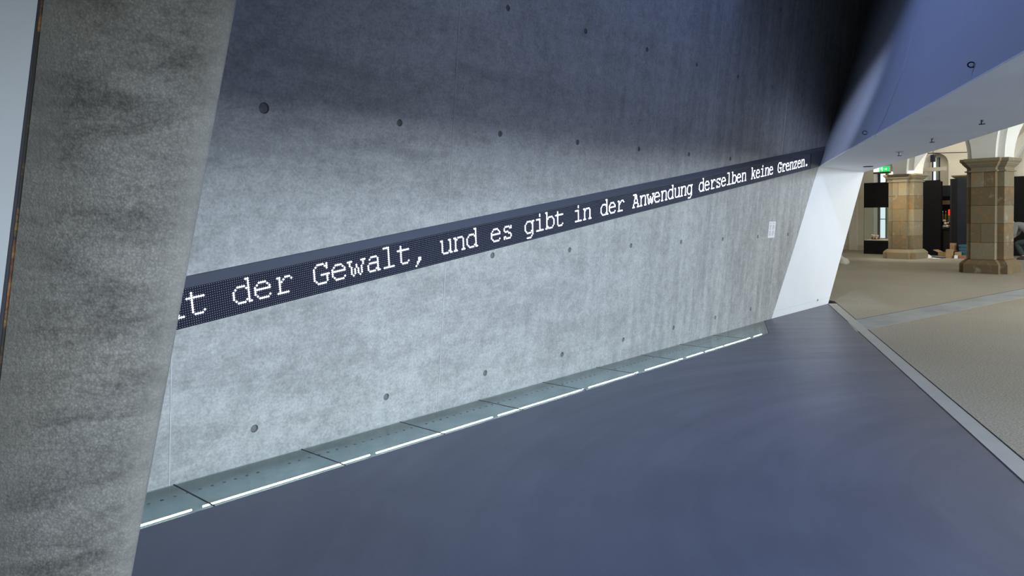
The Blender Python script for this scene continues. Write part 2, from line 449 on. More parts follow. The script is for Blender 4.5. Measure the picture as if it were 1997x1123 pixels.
# ------------------------------------------------------------------ floors
TD = Vector((-0.903, -0.430, 0)).normalized()
TN = Vector((0.430, -0.903, 0)).normalized()        # towards the old hall
Tc = C0.copy()
GE = Vector((9.53, 3.97, 0)); GW = Vector((10.66, 4.49, 0)); XL = 0.18
mb = MB()
corner = Tc + TN * 0
mb.prism([(-9, 3.972, -.12), (GE.x, GE.y, -.12), (GW.x, 4.51, -.12), (Tc.x, Tc.y + .05, -.12), tuple(Tc + Vector((0, 0, -.12))), tuple(Tc + TD * 26 + Vector((0, 0, -.12))), (-14, 3.972, -.12)], (0, 0, .12))
floor = tag(mb.build('floor', M_FLOOR), 'dark blue grey polished screed floor', kind='structure')
mb = MB()
e = Vector((0, 0, -.12))
a0 = Tc + TN * 0.155 - TD * 0.0 + e
mb.prism([a0 + TD * 26, a0 - TD * 0, a0 - TD * .4, hall(14, 9.5) + e, hall(14, 20) + e, hall(31, 20) + e, hall(31, -9) + e, hall(-8, -14) + e, ], (0, 0, .12))
hfloor = tag(mb.build('floor', M_HALL), 'speckled beige stone floor of the old hall', kind='structure')
# threshold
mb = MB(); z0, z1 = -.1, .004
def strip(u0, u1, za, zb, name, m, parent=None, l0=-0.35, l1=26):
    mb = MB(); p = [Tc + TN * u0 + TD * l0, Tc + TN * u1 + TD * l0, Tc + TN * u1 + TD * l1, Tc + TN * u0 + TD * l1]
    mb.prism([q + Vector((0, 0, za)) for q in p], (0, 0, zb - za)); return mb.build(name, m, parent)
th = tag(strip(0.0, 0.135, -.1, .004, 'trim_2', M_STRIP, l0=0.0), 'pale grey metal threshold strip between dark floor and stone floor', kind='structure')
strip(0.135, 0.16, -.1, -.006, 'expansion_joint', M_GASK, th, l0=0.0)
strip(-0.012, 0.0, -.05, .0008, 'edge_joint', M_GASK, th, l0=0.0)
# grey band in the hall floor
g = [px(1680, 622, (0, 0, 1), (0, 0, 0)), px(1997, 563, (0, 0, 1), (0, 0, 0)), px(1997, 583, (0, 0, 1), (0, 0, 0)), px(1688, 629, (0, 0, 1), (0, 0, 0))]
g0, g1 = g[0], g[1]; dv = (g1 - g0).normalized(); wv = Vector((dv.y, -dv.x, 0)) * 0.55
mb = MB(); mb.prism([g0 - dv * .4, g0 + dv * 14, g0 + dv * 14 + wv, g0 + wv - dv * 1.2], (0, 0, .0025))
tag(mb.build('terrazzo_band', M_BAND, hfloor), 'grey band laid in the stone floor')
mb = MB(); mb.prism([g0 - dv * .3 + Vector((0, 0, .0005)), g0 + dv * 14 + Vector((0, 0, .0005)), g0 + dv * 14 - wv * .03 + Vector((0, 0, .0005)), g0 - dv * .3 - wv * .03 + Vector((0, 0, .0005))], (0, 0, .0025))
mb.build('saw_cut', M_GASK, hfloor)

# ------------------------------------------------------------------ floor light trough under glass panels
tr = empty('floor_light_trough', (6, 4.2, -.12), 'long glass covered light trough set in the floor along the concrete wall', 'light')
mb = MB()   # tray: bottom, front and back sides, bent ends
prof = [(3.976, -.01), (3.976, -.055), (4.02, -.062), (4.30, -.062), (4.62, -.052), (4.66, 0.0)]
rin = []
for x in (XL - .9, 9.9):
    pass
def yend(x_y): return GE.x + (x_y - GE.y) * (GW.x - GE.x) / (4.51 - 3.97)
vs = []
for (y, z) in prof: vs += [Vector((XL - .9, y, z)), Vector((yend(y), y, z))]
for (y, z) in prof: vs += [Vector((XL - .9, y, z - .015)), Vector((yend(y), y, z - .015))]
n = len(prof); fs = []
for k in range(n - 1):
    fs.append((2 * k, 2 * k + 1, 2 * k + 3, 2 * k + 2)); q = 2 * n; fs.append((q + 2 * k, q + 2 * k + 2, q + 2 * k + 3, q + 2 * k + 1))
mb.poly(vs, fs); mb.build('zinc_tray', M_TRAY, tr)
mb = MB(); mb.prism([(yend(3.976), 3.976, -.07), (yend(4.51), 4.51, -.07), (yend(4.51) + .01, 4.51, -.07), (yend(3.976) + .01, 3.976, -.07)], (0, 0, .068)); mb.build('end_plate', M_TRAY, tr)
mb = MB(); x = 0.3
while x < 9.6:
    if (x % 1.26) > 0.1:
        mb.tube((x, 4.44, -.0615), (x, 4.44, -.0555), .011, n=10)
    x += .077
tag(mb.build('perforation', M_HOLE, tr), kind='stuff')
tubes = [(-.55, .66), (.71, 1.86), (1.925, 3.10), (3.155, 4.33), (4.40, 5.57), (5.66, 6.52), (6.66, 7.45), (7.55, 7.93), (8.0, 8.45), (8.5, 9.23), (9.35, 9.6)]
for a, b in tubes:
    mb = MB(); mb.tube((a, 4.10, -.033), (b, 4.10, -.033), .0052, n=10); mb.build('light_tube', M_TUBE, tr, smooth=False)
joints = [XL - .88] + [XL + .879 * k for k in range(0, 11)] 
for k, a in enumerate(joints):
    b = a + .879 - .012
    if a > 8.9:     # last pane, cut slanting
        poly = [(a, 3.977), (yend(3.977) - .012, 3.977), (yend(4.488) - .012, 4.489), (a, 4.489)]
    else:
        poly = [(a, 3.977), (b, 3.977), (b, 4.489), (a, 4.489)]
    if a > 9.5: continue
    mb = MB(); mb.prism([(x, y, -.001) for x, y in poly], (0, 0, .0015)); pn = mb.build('glass_panel', M_PANE, tr)
    if a > XL - .5:
        mb = MB(); mb.box(a - .009, a - .002, 3.975, 4.489, -.004, .0012); mb.build('gasket', M_GASK, tr)
mb = MB(); mb.prism([(yend(3.975) - .012, 3.975, -.02), (yend(4.49) - .012, 4.49, -.02), (yend(4.49) + .004, 4.49, -.02), (yend(3.975) + .004, 3.975, -.02)], (0, 0, .0215)); mb.build('gasket', M_GASK, tr)

# ------------------------------------------------------------------ LED text sign
UL = math.hypot(1, 0.1347); ud = Vector((1, 0, 0)) / UL + LEAN * (0.1347 / UL); vd = LEAN / UL - Vector((1, 0, 0)) * (0.1347 / UL)
OUT = Vector((0, -0.9946, -0.1037)); SO = wp(0, 0.710)
PR = 0.06
def sp(u, v, off=PR): return SO + ud * u + vd * v + OUT * off
U0, U1 = 0.95, 12.27
sign = empty('led_text_sign', sp(6, 0, 0), 'long rising black LED ticker with white text on the concrete wall', 'sign')
FH = 0.2385
mb = MB()
pr = [(0.0, -.01), (0.0, PR - .001), (FH, PR - .001), (FH + .003, PR), (FH + .052, .022), (FH + .054, -.01)]
# right end is cut flush with the leaning white wall
def cut(v, off, u1=12.9):
    p = sp(0, v, off); return (F0 - p).dot(NF) / ud.dot(NF) - 0.004
rings = [[sp(U0, v, o_) for v, o_ in pr], [sp(cut(v, o_), v, o_) for v, o_ in pr]]
mb.loft(rings); mb.build('housing', M_HOUS, sign)
mb = MB(); U2 = 11.75
mb.poly([sp(U0, .002, PR), sp(U2, .002, PR), sp(U2, FH - .003, PR), sp(U0, FH - .003, PR), sp(U0, .002, PR + .002), sp(U2, .002, PR + .002), sp(U2, FH - .003, PR + .002), sp(U0, FH - .003, PR + .002)],
        [(3, 2, 1, 0), (4, 5, 6, 7), (0, 1, 5, 4), (1, 2, 6, 5), (2, 3, 7, 6), (3, 0, 4, 7)])
mb.build('display_panel', M_FACE, sign)
GL = {
 't': {2: '2', 3: '2', 4: '01234567', 5: '2', 6: '2', 7: '2', 8: '2', 9: '2', 10: '27', 11: '3456'},
 'd': {1: '67', 2: '7', 3: '7', 4: '23457', 5: '167', 6: '07', 7: '07', 8: '07', 9: '07', 10: '167', 11: '234578'},
 'e': {4: '2345', 5: '16', 6: '07', 7: '01234567', 8: '0', 9: '0', 10: '17', 11: '23456'},
 'r': {4: '12567', 5: '248', 6: '23', 7: '2', 8: '2', 9: '2', 10: '2', 11: '123456'},
 'G': {2: '23457', 3: '167', 4: '07', 5: '0', 6: '0', 7: '045678', 8: '07', 9: '07', 10: '17', 11: '23456'},
 'w': {4: '-01789', 5: '08', 6: '048', 7: '147', 8: '1357', 9: '1357', 10: '1357', 11: '26'},
 'a': {4: '3456', 5: '27', 6: '7', 7: '234567', 8: '17', 9: '17', 10: '167', 11: '234578'},
 'l': {1: '1234', 2: '4', 3: '4', 4: '4', 5: '4', 6: '4', 7: '4', 8: '4', 9: '4', 10: '4', 11: '1234567'},
 ',': {10: '45', 11: '45', 12: '34', 13: '3', 14: '2'},
 '.': {10: '345', 11: '345'},
 'u': {4: '0167', 5: '17', 6: '17', 7: '17', 8: '17', 9: '17', 10: '167', 11: '234578'},
 'n': {4: '013456', 5: '127', 6: '17', 7: '17', 8: '17', 9: '17', 10: '17', 11: '012678'},
 's': {4: '23457', 5: '167', 6: '1', 7: '234', 8: '56', 9: '7', 10: '127', 11: '13456'},
 'g': {4: '234578', 5: '167', 6: '07', 7: '07', 8: '07', 9: '07', 10: '167', 11: '23457', 12: '7', 13: '6', 14: '2345'},
 'i': {1: '4', 2: '4', 4: '1234', 5: '4', 6: '4', 7: '4', 8: '4', 9: '4', 10: '4', 11: '1234567'},
 'b': {1: '01', 2: '1', 3: '1', 4: '13456', 5: '127', 6: '18', 7: '18', 8: '18', 9: '18', 10: '127', 11: '013456'},
 'A': {2: '1234', 3: '35', 4: '35', 5: '35', 6: '26', 7: '26', 8: '23456', 9: '17', 10: '17', 11: '012678'},
 'k': {1: '01', 2: '1', 3: '1', 4: '1567', 5: '15', 6: '14', 7: '134', 8: '125', 9: '15', 10: '16', 11: '01678'},
 'z': {4: '1234567', 5: '16', 6: '5', 7: '4', 8: '3', 9: '2', 10: '17', 11: '1234567'},
}
TEXT = 'Akt der Gewalt, und es gibt in der Anwendung derselben keine Grenzen.'
P = 0.01441; UC = 2.001 - 2 * 10 * P
lit = set()
for ci, ch in enumerate(TEXT):
    for row, cols in GL.get(ch, {}).items():
        for c in cols: lit.add((ci * 10 + (-1 if c == '-' else int(c)), row))
PV = 0.01455
def dot(mb, u, v, ra, h, n):
    base = [sp(u + ra * math.cos(2 * math.pi * (k + .5) / n), v + ra * math.sin(2 * math.pi * (k + .5) / n), PR + .002) for k in range(n)]
    top = [sp(u + ra * .7 * math.cos(2 * math.pi * (k + .5) / n), v + ra * .7 * math.sin(2 * math.pi * (k + .5) / n), PR + .002 + h) for k in range(n)]
    m = len(mb.v); mb.v += [tuple(p) for p in base + top]
    mb.f.append(tuple(m + n + k for k in range(n)))
    for k in range(n): mb.f.append((m + k, m + (k + 1) % n, m + n + (k + 1) % n, m + n + k))
on, off = MB(), MB()
k0 = int((U0 + .01 - UC) / P) + 1; k1 = int((U2 - UC) / P) - 1
for k in range(k0, k1):
    u = UC + (k + 0.0) * P
    for row in range(16):
        v = FH - .0095 - row * PV
        if (k, row) in lit: dot(on, u, v, .0066, .0035, 8)
        else: dot(off, u, v, .0023, .0012, 6)
tag(on.build('lit_diodes', M_LEDON, sign), 'white glowing dots spelling German text', kind='stuff')
tag(off.build('unlit_diodes', M_LEDOFF, sign), 'small unlit grey dots', kind='stuff')

# text placard at the far end of the wall
pc = [px(x, y, WN, W0) for x, y in ((1496, 464), (1509.5, 464), (1512, 432), (1499.5, 432))]
x0 = (pc[0].x + pc[3].x) / 2; x1 = (pc[1].x + pc[2].x) / 2; s0 = pc[0].z / .9946; s1 = pc[3].z / .9946
plq = empty('text_placard', wp(x0, s0), 'small white text placard on the concrete wall near its far end', 'placard')
mb = MB(); c = [wp(x0, s0, .001), wp(x1, s0, .001), wp(x1, s0, .008), wp(x0, s0, .008)]; mb.hexa(c + [p + LEAN * (s1 - s0) for p in c]); mb.build('sheet', M_PAPER, plq)
mb = MB()
for k in range(13):
    if k in (1, 7): continue
    sy = s1 - .03 - k * (s1 - s0 - .05) / 13; w_ = random.uniform(.6, .95)
    for (a, b) in ((.1, .1 + .37 * w_), (.54, .54 + .36 * random.uniform(.6, 1))):
        c = [wp(x0 + (x1 - x0) * a, sy, .0075), wp(x0 + (x1 - x0) * b, sy, .0075), wp(x0 + (x1 - x0) * b, sy, .0085), wp(x0 + (x1 - x0) * a, sy, .0085)]
        mb.hexa(c + [p + LEAN * .009 for p in c])
tag(mb.build('printed_lines', M_INK, plq), kind='stuff')

# ------------------------------------------------------------------ foreground: rough end of the near wall
dirv = (RR @ Vector(((215 - CX) / F_PX, 0, 1))); dirv.z = 0; dirv.normalize()
FN = -dirv; FP = CAM + dirv * 2.15
def fp(u, v, off=0.0): return px(u, v, FN, FP) + FN * off
TRr = fp(466.5, 0); BRr = fp(262, 1123); TL = fp(86, 0); BL = fp(12.5, 640)
upR = (TRr - BRr).normalized(); upL = (TL - BL).normalized()
def along(p, u_, z): return p + u_ * ((z - p.z) / u_.z)
ZT = 3.6
R0, R1 = along(BRr, upR, 0), along(BRr, upR, ZT); L0, L1_ = along(BL, upL, 0), along(BL, upL, ZT)
hz = (R0 - L0).normalized()
dirb = Vector((dirv.x * math.cos(.10) - dirv.y * math.sin(.10), dirv.x * math.sin(.10) + dirv.y * math.cos(.10), 0))
mb = MB()
def section(L, R_):
    w_ = (R_ - L).normalized(); pts = [L]; rad = .035
    pts.append(R_ - w_ * rad * 1.6)
    for k in range(1, 6):
        t = k / 6 * math.pi / 2
        pts.append(R_ - w_ * rad * 1.6 * (1 - math.sin(t)) + dirb * rad * (1 - math.cos(t)))
    pts.append(R_ + dirb * rad); pts.append(R_ + dirb * 1.25); pts.append(L + dirb * 1.25)
    return pts
NS = 60; rows = []
for k in range(NS + 1):
    t = k / NS; rows.append(section(L0.lerp(L1_, t), R0.lerp(R1, t)))
mb.loft(rows)
M_ROUGH = rough_concrete((R0, FN.cross(upR) * (1 if FN.cross(upR).dot(hz) < 0 else -1)), (L0, FN.cross(upL) * (1 if FN.cross(upL).dot(hz) > 0 else -1)))
fin = mb.build('wall_near', M_ROUGH)
tag(fin, 'rough grey concrete wall end leaning in the foreground', kind='structure')
for p_ in fin.data.polygons:
    p_.use_smooth = abs(p_.normal.z) < .9
# dark open joint with rusty edge, then the white board at the far left
mb = MB(); wL = -hz
def wid(p, a, b, o0, o1, u_=upL):
    q0 = along(p, u_, 0); q1 = along(p, u_, ZT)
    c = [q0 + wL * a + dirb * o0, q0 + wL * b + dirb * o0, q0 + wL * b + dirb * o1, q0 + wL * a + dirb * o1]
    c += [q1 + wL * a + dirb * o0, q1 + wL * b + dirb * o0, q1 + wL * b + dirb * o1, q1 + wL * a + dirb * o1]
    return c
mb.hexa(wid(BL, -.002, .05, .006, .1)); mb.build('open_joint', M_GASK, fin)
mb = MB(); mb.hexa(wid(BL, -.003, .0065, .003, .03)); tag(mb.build('rusty_edge', M_RUST, fin), 'rust stained strip')
T2 = fp(74, 0); B2 = fp(1.5, 600); up2 = (T2 - B2).normalized()
mb = MB(); mb.hexa(wid(B2, 0, 1.1, -.006, .6, up2)); tag(mb.build('trim_3', flat('pale_grey_board', (0.30, 0.32, 0.335), 0.7, var=.02, scale=4), None), 'smooth pale board left of the rough concrete wall end', kind='structure')

# ------------------------------------------------------------------ fittings on the soffit and on the leaning wall
def sof(u, v): return px(u, v, (0, 0, 1), (0, 0, 2.335))
def sprinkler(u, v, lab):
    p = sof(u, v); p.z = soffz(p)
    r_ = empty('sprinkler', p, lab, 'sprinkler', 'sprinklers in the soffit')
    mb = MB(); mb.tube(p, p - Vector((0, 0, .008)), .055, .045, 18); mb.build('rosette', M_CHROME, r_)
    mb = MB(); mb.tube(p - Vector((0, 0, .008)), p - Vector((0, 0, .05)), .012, .009, 10); mb.build('stem', M_CHROME, r_)
    mb = MB(); mb.tube(p - Vector((0, 0, .05)), p - Vector((0, 0, .056)), .026, .022, 14)
    for s_ in (-1, 1): mb.box(p.x + s_ * .016 - .003, p.x + s_ * .016 + .003, p.y - .003, p.y + .003, p.z - .052, p.z - .02)
    mb.build('deflector', M_DKMET, r_)
def soffz(p):       # height of the soffit at a place: plane through A, B_, D_
    n = (B_ - A).cross(D_ - A); return A.z - (n.x * (p.x - A.x) + n.y * (p.y - A.y)) / n.z - .001
sprinkler(1915, 234, 'sprinkler head in the soffit beyond the round recessed downlight')
sprinkler(1818, 269, 'sprinkler head in the soffit between the downlight and the far corner')
sprinkler(1754, 295, 'small far sprinkler head in the soffit near the slanted white panel')
def disc_fit(name, u, v, R_, lab, cat, glow=False):
    p = sof(u, v); p.z = soffz(p)
    r_ = empty(name, p, lab, cat)
    mb = MB(); mb.torus(p - Vector((0, 0, .002)), (0, 0, 1), R_, .007, 26, 6); mb.build('rim', M_DKMET, r_)
    mb = MB(); mb.tube(p - Vector((0, 0, .001)), p - Vector((0, 0, .003)), R_ * .93, n=24); mb.build('lens', flat('lens_' + name, (.62, .55, .42), .4) if glow else M_CHROME, r_)
disc_fit('recessed_downlight', 1885, 253, .10, 'round recessed downlight flush in the grey soffit', 'light', True)
disc_fit('smoke_detector', 1693, 322, .07, 'flat round detector in the soffit above the white panel', 'detector')
def ring_fix(u, v, R_, lab):
    p = px(u, v, NF, F0); n = -NF
    r_ = empty('fixing_ring', p, lab, 'ring', 'fixing rings on the leaning wall')
    mb = MB(); mb.tube(p - n * .002, p + n * .008, R_ * .8, n=14); mb.build('base_plate', M_CHROME, r_)
    mb = MB(); mb.torus(p + n * R_ * 1.05, Vector((.3, .2, 1)).cross(n) + n * .2, R_, .0045, 20, 6); mb.build('ring', M_DKMET, r_)
ring_fix(1901, 128, .019, 'dark steel ring on the blue wall above the wide soffit')
ring_fix(1691, 260, .022, 'small dark ring on the blue wall near the far corner')

# ------------------------------------------------------------------ the old hall
H = lambda a, b, z: hall(a, b, z)
def hbox(a0, a1, b0, b1, z0, z1, name, m, parent=None, bevel=0):
    mb = MB(); mb.box(a0, a1, b0, b1, z0, z1, H); return mb.build(name, m, parent, bevel)
def rect_ring(poly, off, z):      # rectilinear outline pushed out by off
    n = len(poly); out = []
    for i in range(n):
        p, c, q = Vector(poly[i - 1]), Vector(poly[i]), Vector(poly[(i + 1) % n])
        e1 = (c - p).normalized(); e2 = (q - c).normalized()
        n1 = Vector((e1.y, -e1.x)); n2 = Vector((e2.y, -e2.x))
        k = c + (n1 + n2) * off
        out.append(H(k.x, k.y, z))
    return out
def pillar(a_p, a_c, a_b, bp0, bp1, bc0, bc1, zj, ztop, lab, flare=1.0):
    r_ = empty('stone_pillar', H(a_c, (bc0 + bc1) / 2, 0), lab, 'pillar', 'sandstone pillars of the old hall')
    dp = a_c - a_p
    plan = [(a_p, bp0), (a_c, bp0), (a_c, bc0), (a_b, bc0), (a_b, bp0), (a_b + dp, bp0), (a_b + dp, bp1), (a_b, bp1), (a_b, bc1), (a_c, bc1), (a_c, bp1), (a_p, bp1)]
    # base: two stones high, chamfered at the top
    zb = zj[1]
    mb = MB(); mb.loft([rect_ring(plan, o_, z) for o_, z in ((.118, 0), (.12, .01), (.12, zb * .62), (.112, zb * .7), (.06, zb * .88), (.035, zb * .93), (.03, zb * .99), (.0, zb))]); mb.build('base', M_STONE, r_)
    g_ = .004
    for k in range(1, len(zj) - 2):
        z0, z1 = zj[k] + g_, zj[k + 1]
        j = lambda: random.uniform(-.004, .004)
        cuts = [bp0, bp1] if k % 3 != 2 else [bp0, bp0 + (bp1 - bp0) * random.uniform(.42, .6), bp1]
        for c0, c1 in zip(cuts[:-1], cuts[1:]):
            hbox(a_p + j(), a_c + .05, c0 + (g_ if c0 != bp0 else 0), c1, z0, z1, 'stone_block', M_STONE, r_, .006)
        m_ = (a_c + a_b) / 2
        hbox(a_c + j(), a_b, bc0 + j(), bp0 + .1, z0, z1, 'stone_block', M_STONE, r_, .006)
        hbox(a_c + j(), a_b, bp0 + .1 + g_, bc1 + j(), z0, z1, 'stone_block', M_STONE, r_, .006)
        hbox(a_b - .05, a_b + dp, bp0, bp1, z0, z1, 'stone_block', M_STONE, r_, .006)
    zc = zj[-2]
    mb = MB(); hh = ztop - zc
    mb.loft([rect_ring(plan, o_, zc + hh * t) for o_, t in ((.0, 0), (.036, .01), (.04, .05), (.036, .10), (.0, .12), (.003, .30), (.03, .40), (.055, .47), (.055, .53), (.075, .55), (.085, .66), (.115, .76), (.125, .80), (.125, 1.0), (.0, 1.0))]); mb.build('capital', M_STONE, r_)
    # springing of the vault, flaring like an arch
    mb = MB(); rings = []
    for k in range(0, 13):
        z = k / 12 * 2.1; of = (2.5 - math.sqrt(max(0.01, 2.5 ** 2 - z * z))) * flare
        rings.append(rect_ring(plan, of - .01, ztop + z))
    mb.loft(rings); mb.build('vault_springer', M_VAULT, r_)
    return r_
pillar(20.8, 20.95, 21.6, 7.02, 7.57, 6.87, 7.72, [0, .34, .771, 1.248, 1.698, 2.161, 2.545, 2.88], 2.88, 'nearer sandstone pillar, widest one, at the right of the opening')
pillar(25.3, 25.45, 26.13, 11.12, 11.57, 10.95, 11.77, [0, .32, .76, 1.237, 1.645, 2.087, 2.546, 2.80], 2.80, 'farther sandstone pillar beside the black glass display case')

def hall_shell():
    # far wall with a tall window opening and an arched niche
    za = 5.3
    w = MB()
    A0 = 30.0
    w1 = (13.92, 14.46, 0.5, 3.16); arch = (11.68, 12.53, 3.32)
    w.box(A0, A0 + .5, 14.46, 20, 0, za, H)
    w.box(A0, A0 + .5, 13.92, 14.46, 0, .5, H); w.box(A0, A0 + .5, 13.92, 14.46, 3.16, za, H)
    w.box(A0, A0 + .5, 12.53, 13.92, 0, za, H); w.box(A0, A0 + .5, -9, 11.68, 0, za, H)
    # arched head of the niche
    bc = (11.68 + 12.53) / 2; rr = (12.53 - 11.68) / 2; zs = 3.32; n = 14
    for k in range(n):
        t0, t1 = math.pi * k / n, math.pi * (k + 1) / n
        p0, p1 = (bc - rr * math.cos(t0), zs + rr * math.sin(t0)), (bc - rr * math.cos(t1), zs + rr * math.sin(t1))
        w.hexa([H(A0, p0[0], p0[1]), H(A0, p1[0], p1[1]), H(A0 + .5, p1[0], p1[1]), H(A0 + .5, p0[0], p0[1]), H(A0, p0[0], za), H(A0, p1[0], za), H(A0 + .5, p1[0], za), H(A0 + .5, p0[0], za)])
    w.box(A0 + .5, A0 + .55, 11.5, 12.17, 0, za, H); w.box(A0 + .5, A0 + .55, 12.48, 12.7, 0, za, H); w.box(A0 + .5, A0 + .55, 12.17, 12.48, 3.62, za, H)
    wb = tag(w.build('wall_back', M_LIME), 'cream plaster far wall of the old hall', kind='structure')
    hbox(A0 - .03, A0 - .001, 14.5, 20, 0, .2, 'baseboard_back', flat('pale_stone_skirting', (.55, .5, .4), .8, var=.05), None)['kind'] = 'structure'
    # windows: frame, bright pane, mullion
    for nm, (b0, b1, z0, z1, ap) in {'window_1': (13.92, 14.46, .5, 3.16, A0 + .35), 'window_2': (12.12, 12.55, .8, 3.7, A0 + .60)}.items():
        wn = bpy.data.objects.new(nm, None); COL.objects.link(wn); wn.location = H(ap, b0, z0); bpy.context.view_layer.update(); wn['kind'] = 'structure'
        tag(wn, {'window_1': 'tall bright window behind the glass display case', 'window_2': 'narrow window inside the arched wall niche'}[nm])
        hbox(ap + .04, ap + .05, b0, b1, z0, z1, 'pane', M_SKY, wn)
        fr = flat('dark_window_frame', (.03, .045, .08), .5)
        hbox(ap, ap + .03, b1 - .09, b1, z0, z1, 'jamb', fr, wn); hbox(ap, ap + .03, b0, b0 + .14, z0, z1, 'jamb', fr, wn)
        hbox(ap + .005, ap + .03, b0 + .14, b0 + .24, z0, z1, 'casement', flat('pale_green_frame', (.32, .38, .36), .5), wn)
        for zz in (z0 + .75, z0 + 1.5): hbox(ap + .005, ap + .025, b0, b1, zz, zz + .03, 'glazing_bar', fr, wn)
    # beige beam across the niche, dark tie line, side wall, ceiling
    tag(hbox(A0 - .35, A0 - .2, 11.66, 12.55, 3.06, 3.20, 'wooden_beam', flat('pale_beam', (.45, .41, .34), .8, var=.05)), 'pale grey beige beam spanning in front of the arched niche', 'beam')
    mb = MB(); mb.tube(H(A0 - .25, 13.4, 3.80), H(A0 - .25, 10.0, 3.64), .014, n=8); tag(mb.build('tie_rod', M_DKMET), 'thin dark tie rod high across the cream wall', 'rod')
    wl = hbox(14, 30, 17, 17.3, 0, za, 'wall_side', M_LIME); tag(wl, 'cream side wall of the old hall', kind='structure')
    ce = hbox(8.0, 30.5, -9, 20, za, za + .2, 'ceiling', M_VAULT)
    tag(ce, 'white plaster ceiling of the old hall', kind='structure')
    # pilaster on the far wall left of the case
    mb = MB(); mb.box(A0 - .12, A0, 15.1, 15.42, 0, 3.3, H); tag(mb.build('trim_4', M_LIME), 'shallow plaster pilaster on the far wall', kind='structure')
    # arches at the right: cream wall with arched ribs
    mb = MB(); bc, rr = 7.6, 2.0; zs = 2.6; n = 16
    for k in range(n):
        t0, t1 = math.pi * k / n, math.pi * (k + 1) / n
        for R1_, R2_, dz in ((rr, rr + .3, 0),):
            q = lambda t, R_, a: H(a, bc - R_ * math.cos(t), zs + R_ * math.sin(t))
            mb.hexa([q(t0, R1_, A0 - .25), q(t1, R1_, A0 - .25), q(t1, R1_, A0), q(t0, R1_, A0), q(t0, R2_, A0 - .25), q(t1, R2_, A0 - .25), q(t1, R2_, A0), q(t0, R2_, A0)])
    tag(mb.build('trim_5', M_VAULT), 'white arch rib on the far wall beyond the nearer pillar', kind='structure')
hall_shell()

# black lamp box hanging before the niche
sl = empty('hanging_spotlight', H(29.7, 12.05, 3.75), 'dark box spotlight hanging in front of the arched niche', 'light')
hbox(29.5, 29.62, 11.97, 12.12, 3.40, 3.66, 'lamp_body', M_DKMET, sl, .01)
mb = MB(); mb.tube(H(29.56, 12.04, 3.66), H(29.56, 12.04, 5.3), .008, n=6); mb.build('hanger', M_DKMET, sl)

# emergency exit sign
ex = empty('exit_sign', H(22, 10.4, 2.72), 'green and white lit emergency exit sign above the display case', 'sign')
hbox(22.0, 22.06, 10.14, 10.62, 2.735, 2.90, 'sign_box', M_CHROME, ex, .006)
hbox(21.992, 21.999, 10.15, 10.44, 2.742, 2.893, 'green_panel', M_GREEN, ex); hbox(21.992, 21.999, 10.442, 10.61, 2.742, 2.893, 'white_panel', M_EXITW, ex)
mb = MB()   # running figure and arrow
def ep(b, z, w=.012): return H(21.99, b, z)
for a, b in (((10.40, 2.80), (10.37, 2.835)), ((10.37, 2.835), (10.345, 2.80)), ((10.37, 2.835), (10.41, 2.85)), ((10.345, 2.80), (10.36, 2.76)), ((10.365, 2.82), (10.33, 2.84))):
    mb.tube(ep(*a), ep(*b), .008, n=6)
mb.ball(ep(10.365, 2.865), .014, 8, 6)
mb.build('running_figure', M_EXITW, ex)
mb = MB(); mb.tube(ep(10.30, 2.815), ep(10.22, 2.815), .007, n=6); mb.tube(ep(10.22, 2.815), ep(10.25, 2.84), .007, n=6); mb.tube(ep(10.22, 2.815), ep(10.25, 2.79), .007, n=6); mb.build('arrow', M_EXITW, ex)
mb = MB()
for b_ in (10.25, 10.52): mb.tube(H(22.03, b_, 2.9), H(22.03, b_, 5.3), .007, n=6)
mb.build('hanger', M_CHROME, ex)
hbox(22.0, 22.08, 10.14, 10.62, 2.69, 2.733, 'lamp_rail', M_DIM, ex)

# display case
dc = empty('display_case', H(27.6, 13.2, 0), 'tall glass display case with black base and black top box', 'display case')
hbox(27.6, 28.3, 12.6, 13.67, 0, .5, 'base_cabinet', M_BLACK, dc); hbox(27.6, 28.3, 12.6, 13.67, 1.725, 2.645, 'top_cabinet', M_BLACK, dc)
hbox(27.62, 28.28, 12.62, 13.64, .5, .535, 'shelf_board', flat('pale_shelf', (.75, .62, .48), .6), dc)
hbox(27.60, 27.606, 12.6, 13.67, .52, 1.725, 'glass_pane', M_CLEAR, dc); hbox(28.29, 28.3, 12.6, 13.67, .52, 1.725, 'glass_pane', M_CLEAR, dc)
mb = MB(); mb.tube(H(27.61, 13.665, .5), H(27.61, 13.665, 1.73), .006, n=6); mb.build('corner_post', M_DKMET, dc)
lamp('case_lamp', 'AREA', H(27.95, 13.1, 1.71), H(27.95, 13.1, .5), 5, (1.0, .85, .65), (.3, .8))
def blob(name, lab, cat, cen, balls, mats, grp=None, parts='piece'):
    r_ = empty(name, H(*cen), lab, cat, grp)
    for i, (da, db, dz, rad, mi) in enumerate(balls):
        mb = MB(); p = H(cen[0] + da, cen[1] + db, cen[2] + dz); mb.ball(p, rad, 10, 7, (1.1, .9, .8)); mb.build(parts, mats[mi], r_, smooth=True)
    return r_
M_PINK = flat('pale_pink_shell', (.72, .50, .40), .5); M_CREAM = flat('cream_stone', (.70, .66, .58), .6)
blob('shell_arrangement', 'small heap of pale and dark rounded pieces inside the display case', 'ornament', (27.9, 13.36, .535),
     [(0, .12, .04, .06, 2), (0, .05, .05, .05, 0), (0, -.04, .06, .06, 0), (0, .08, .14, .05, 1), (0, .0, .13, .045, 0), (0, -.06, .13, .05, 0), (0, .02, .04, .06, 2), (0, -.1, .04, .05, 2), (0, .15, .16, .035, 1)], [M_PINK, M_CREAM, M_DIM])

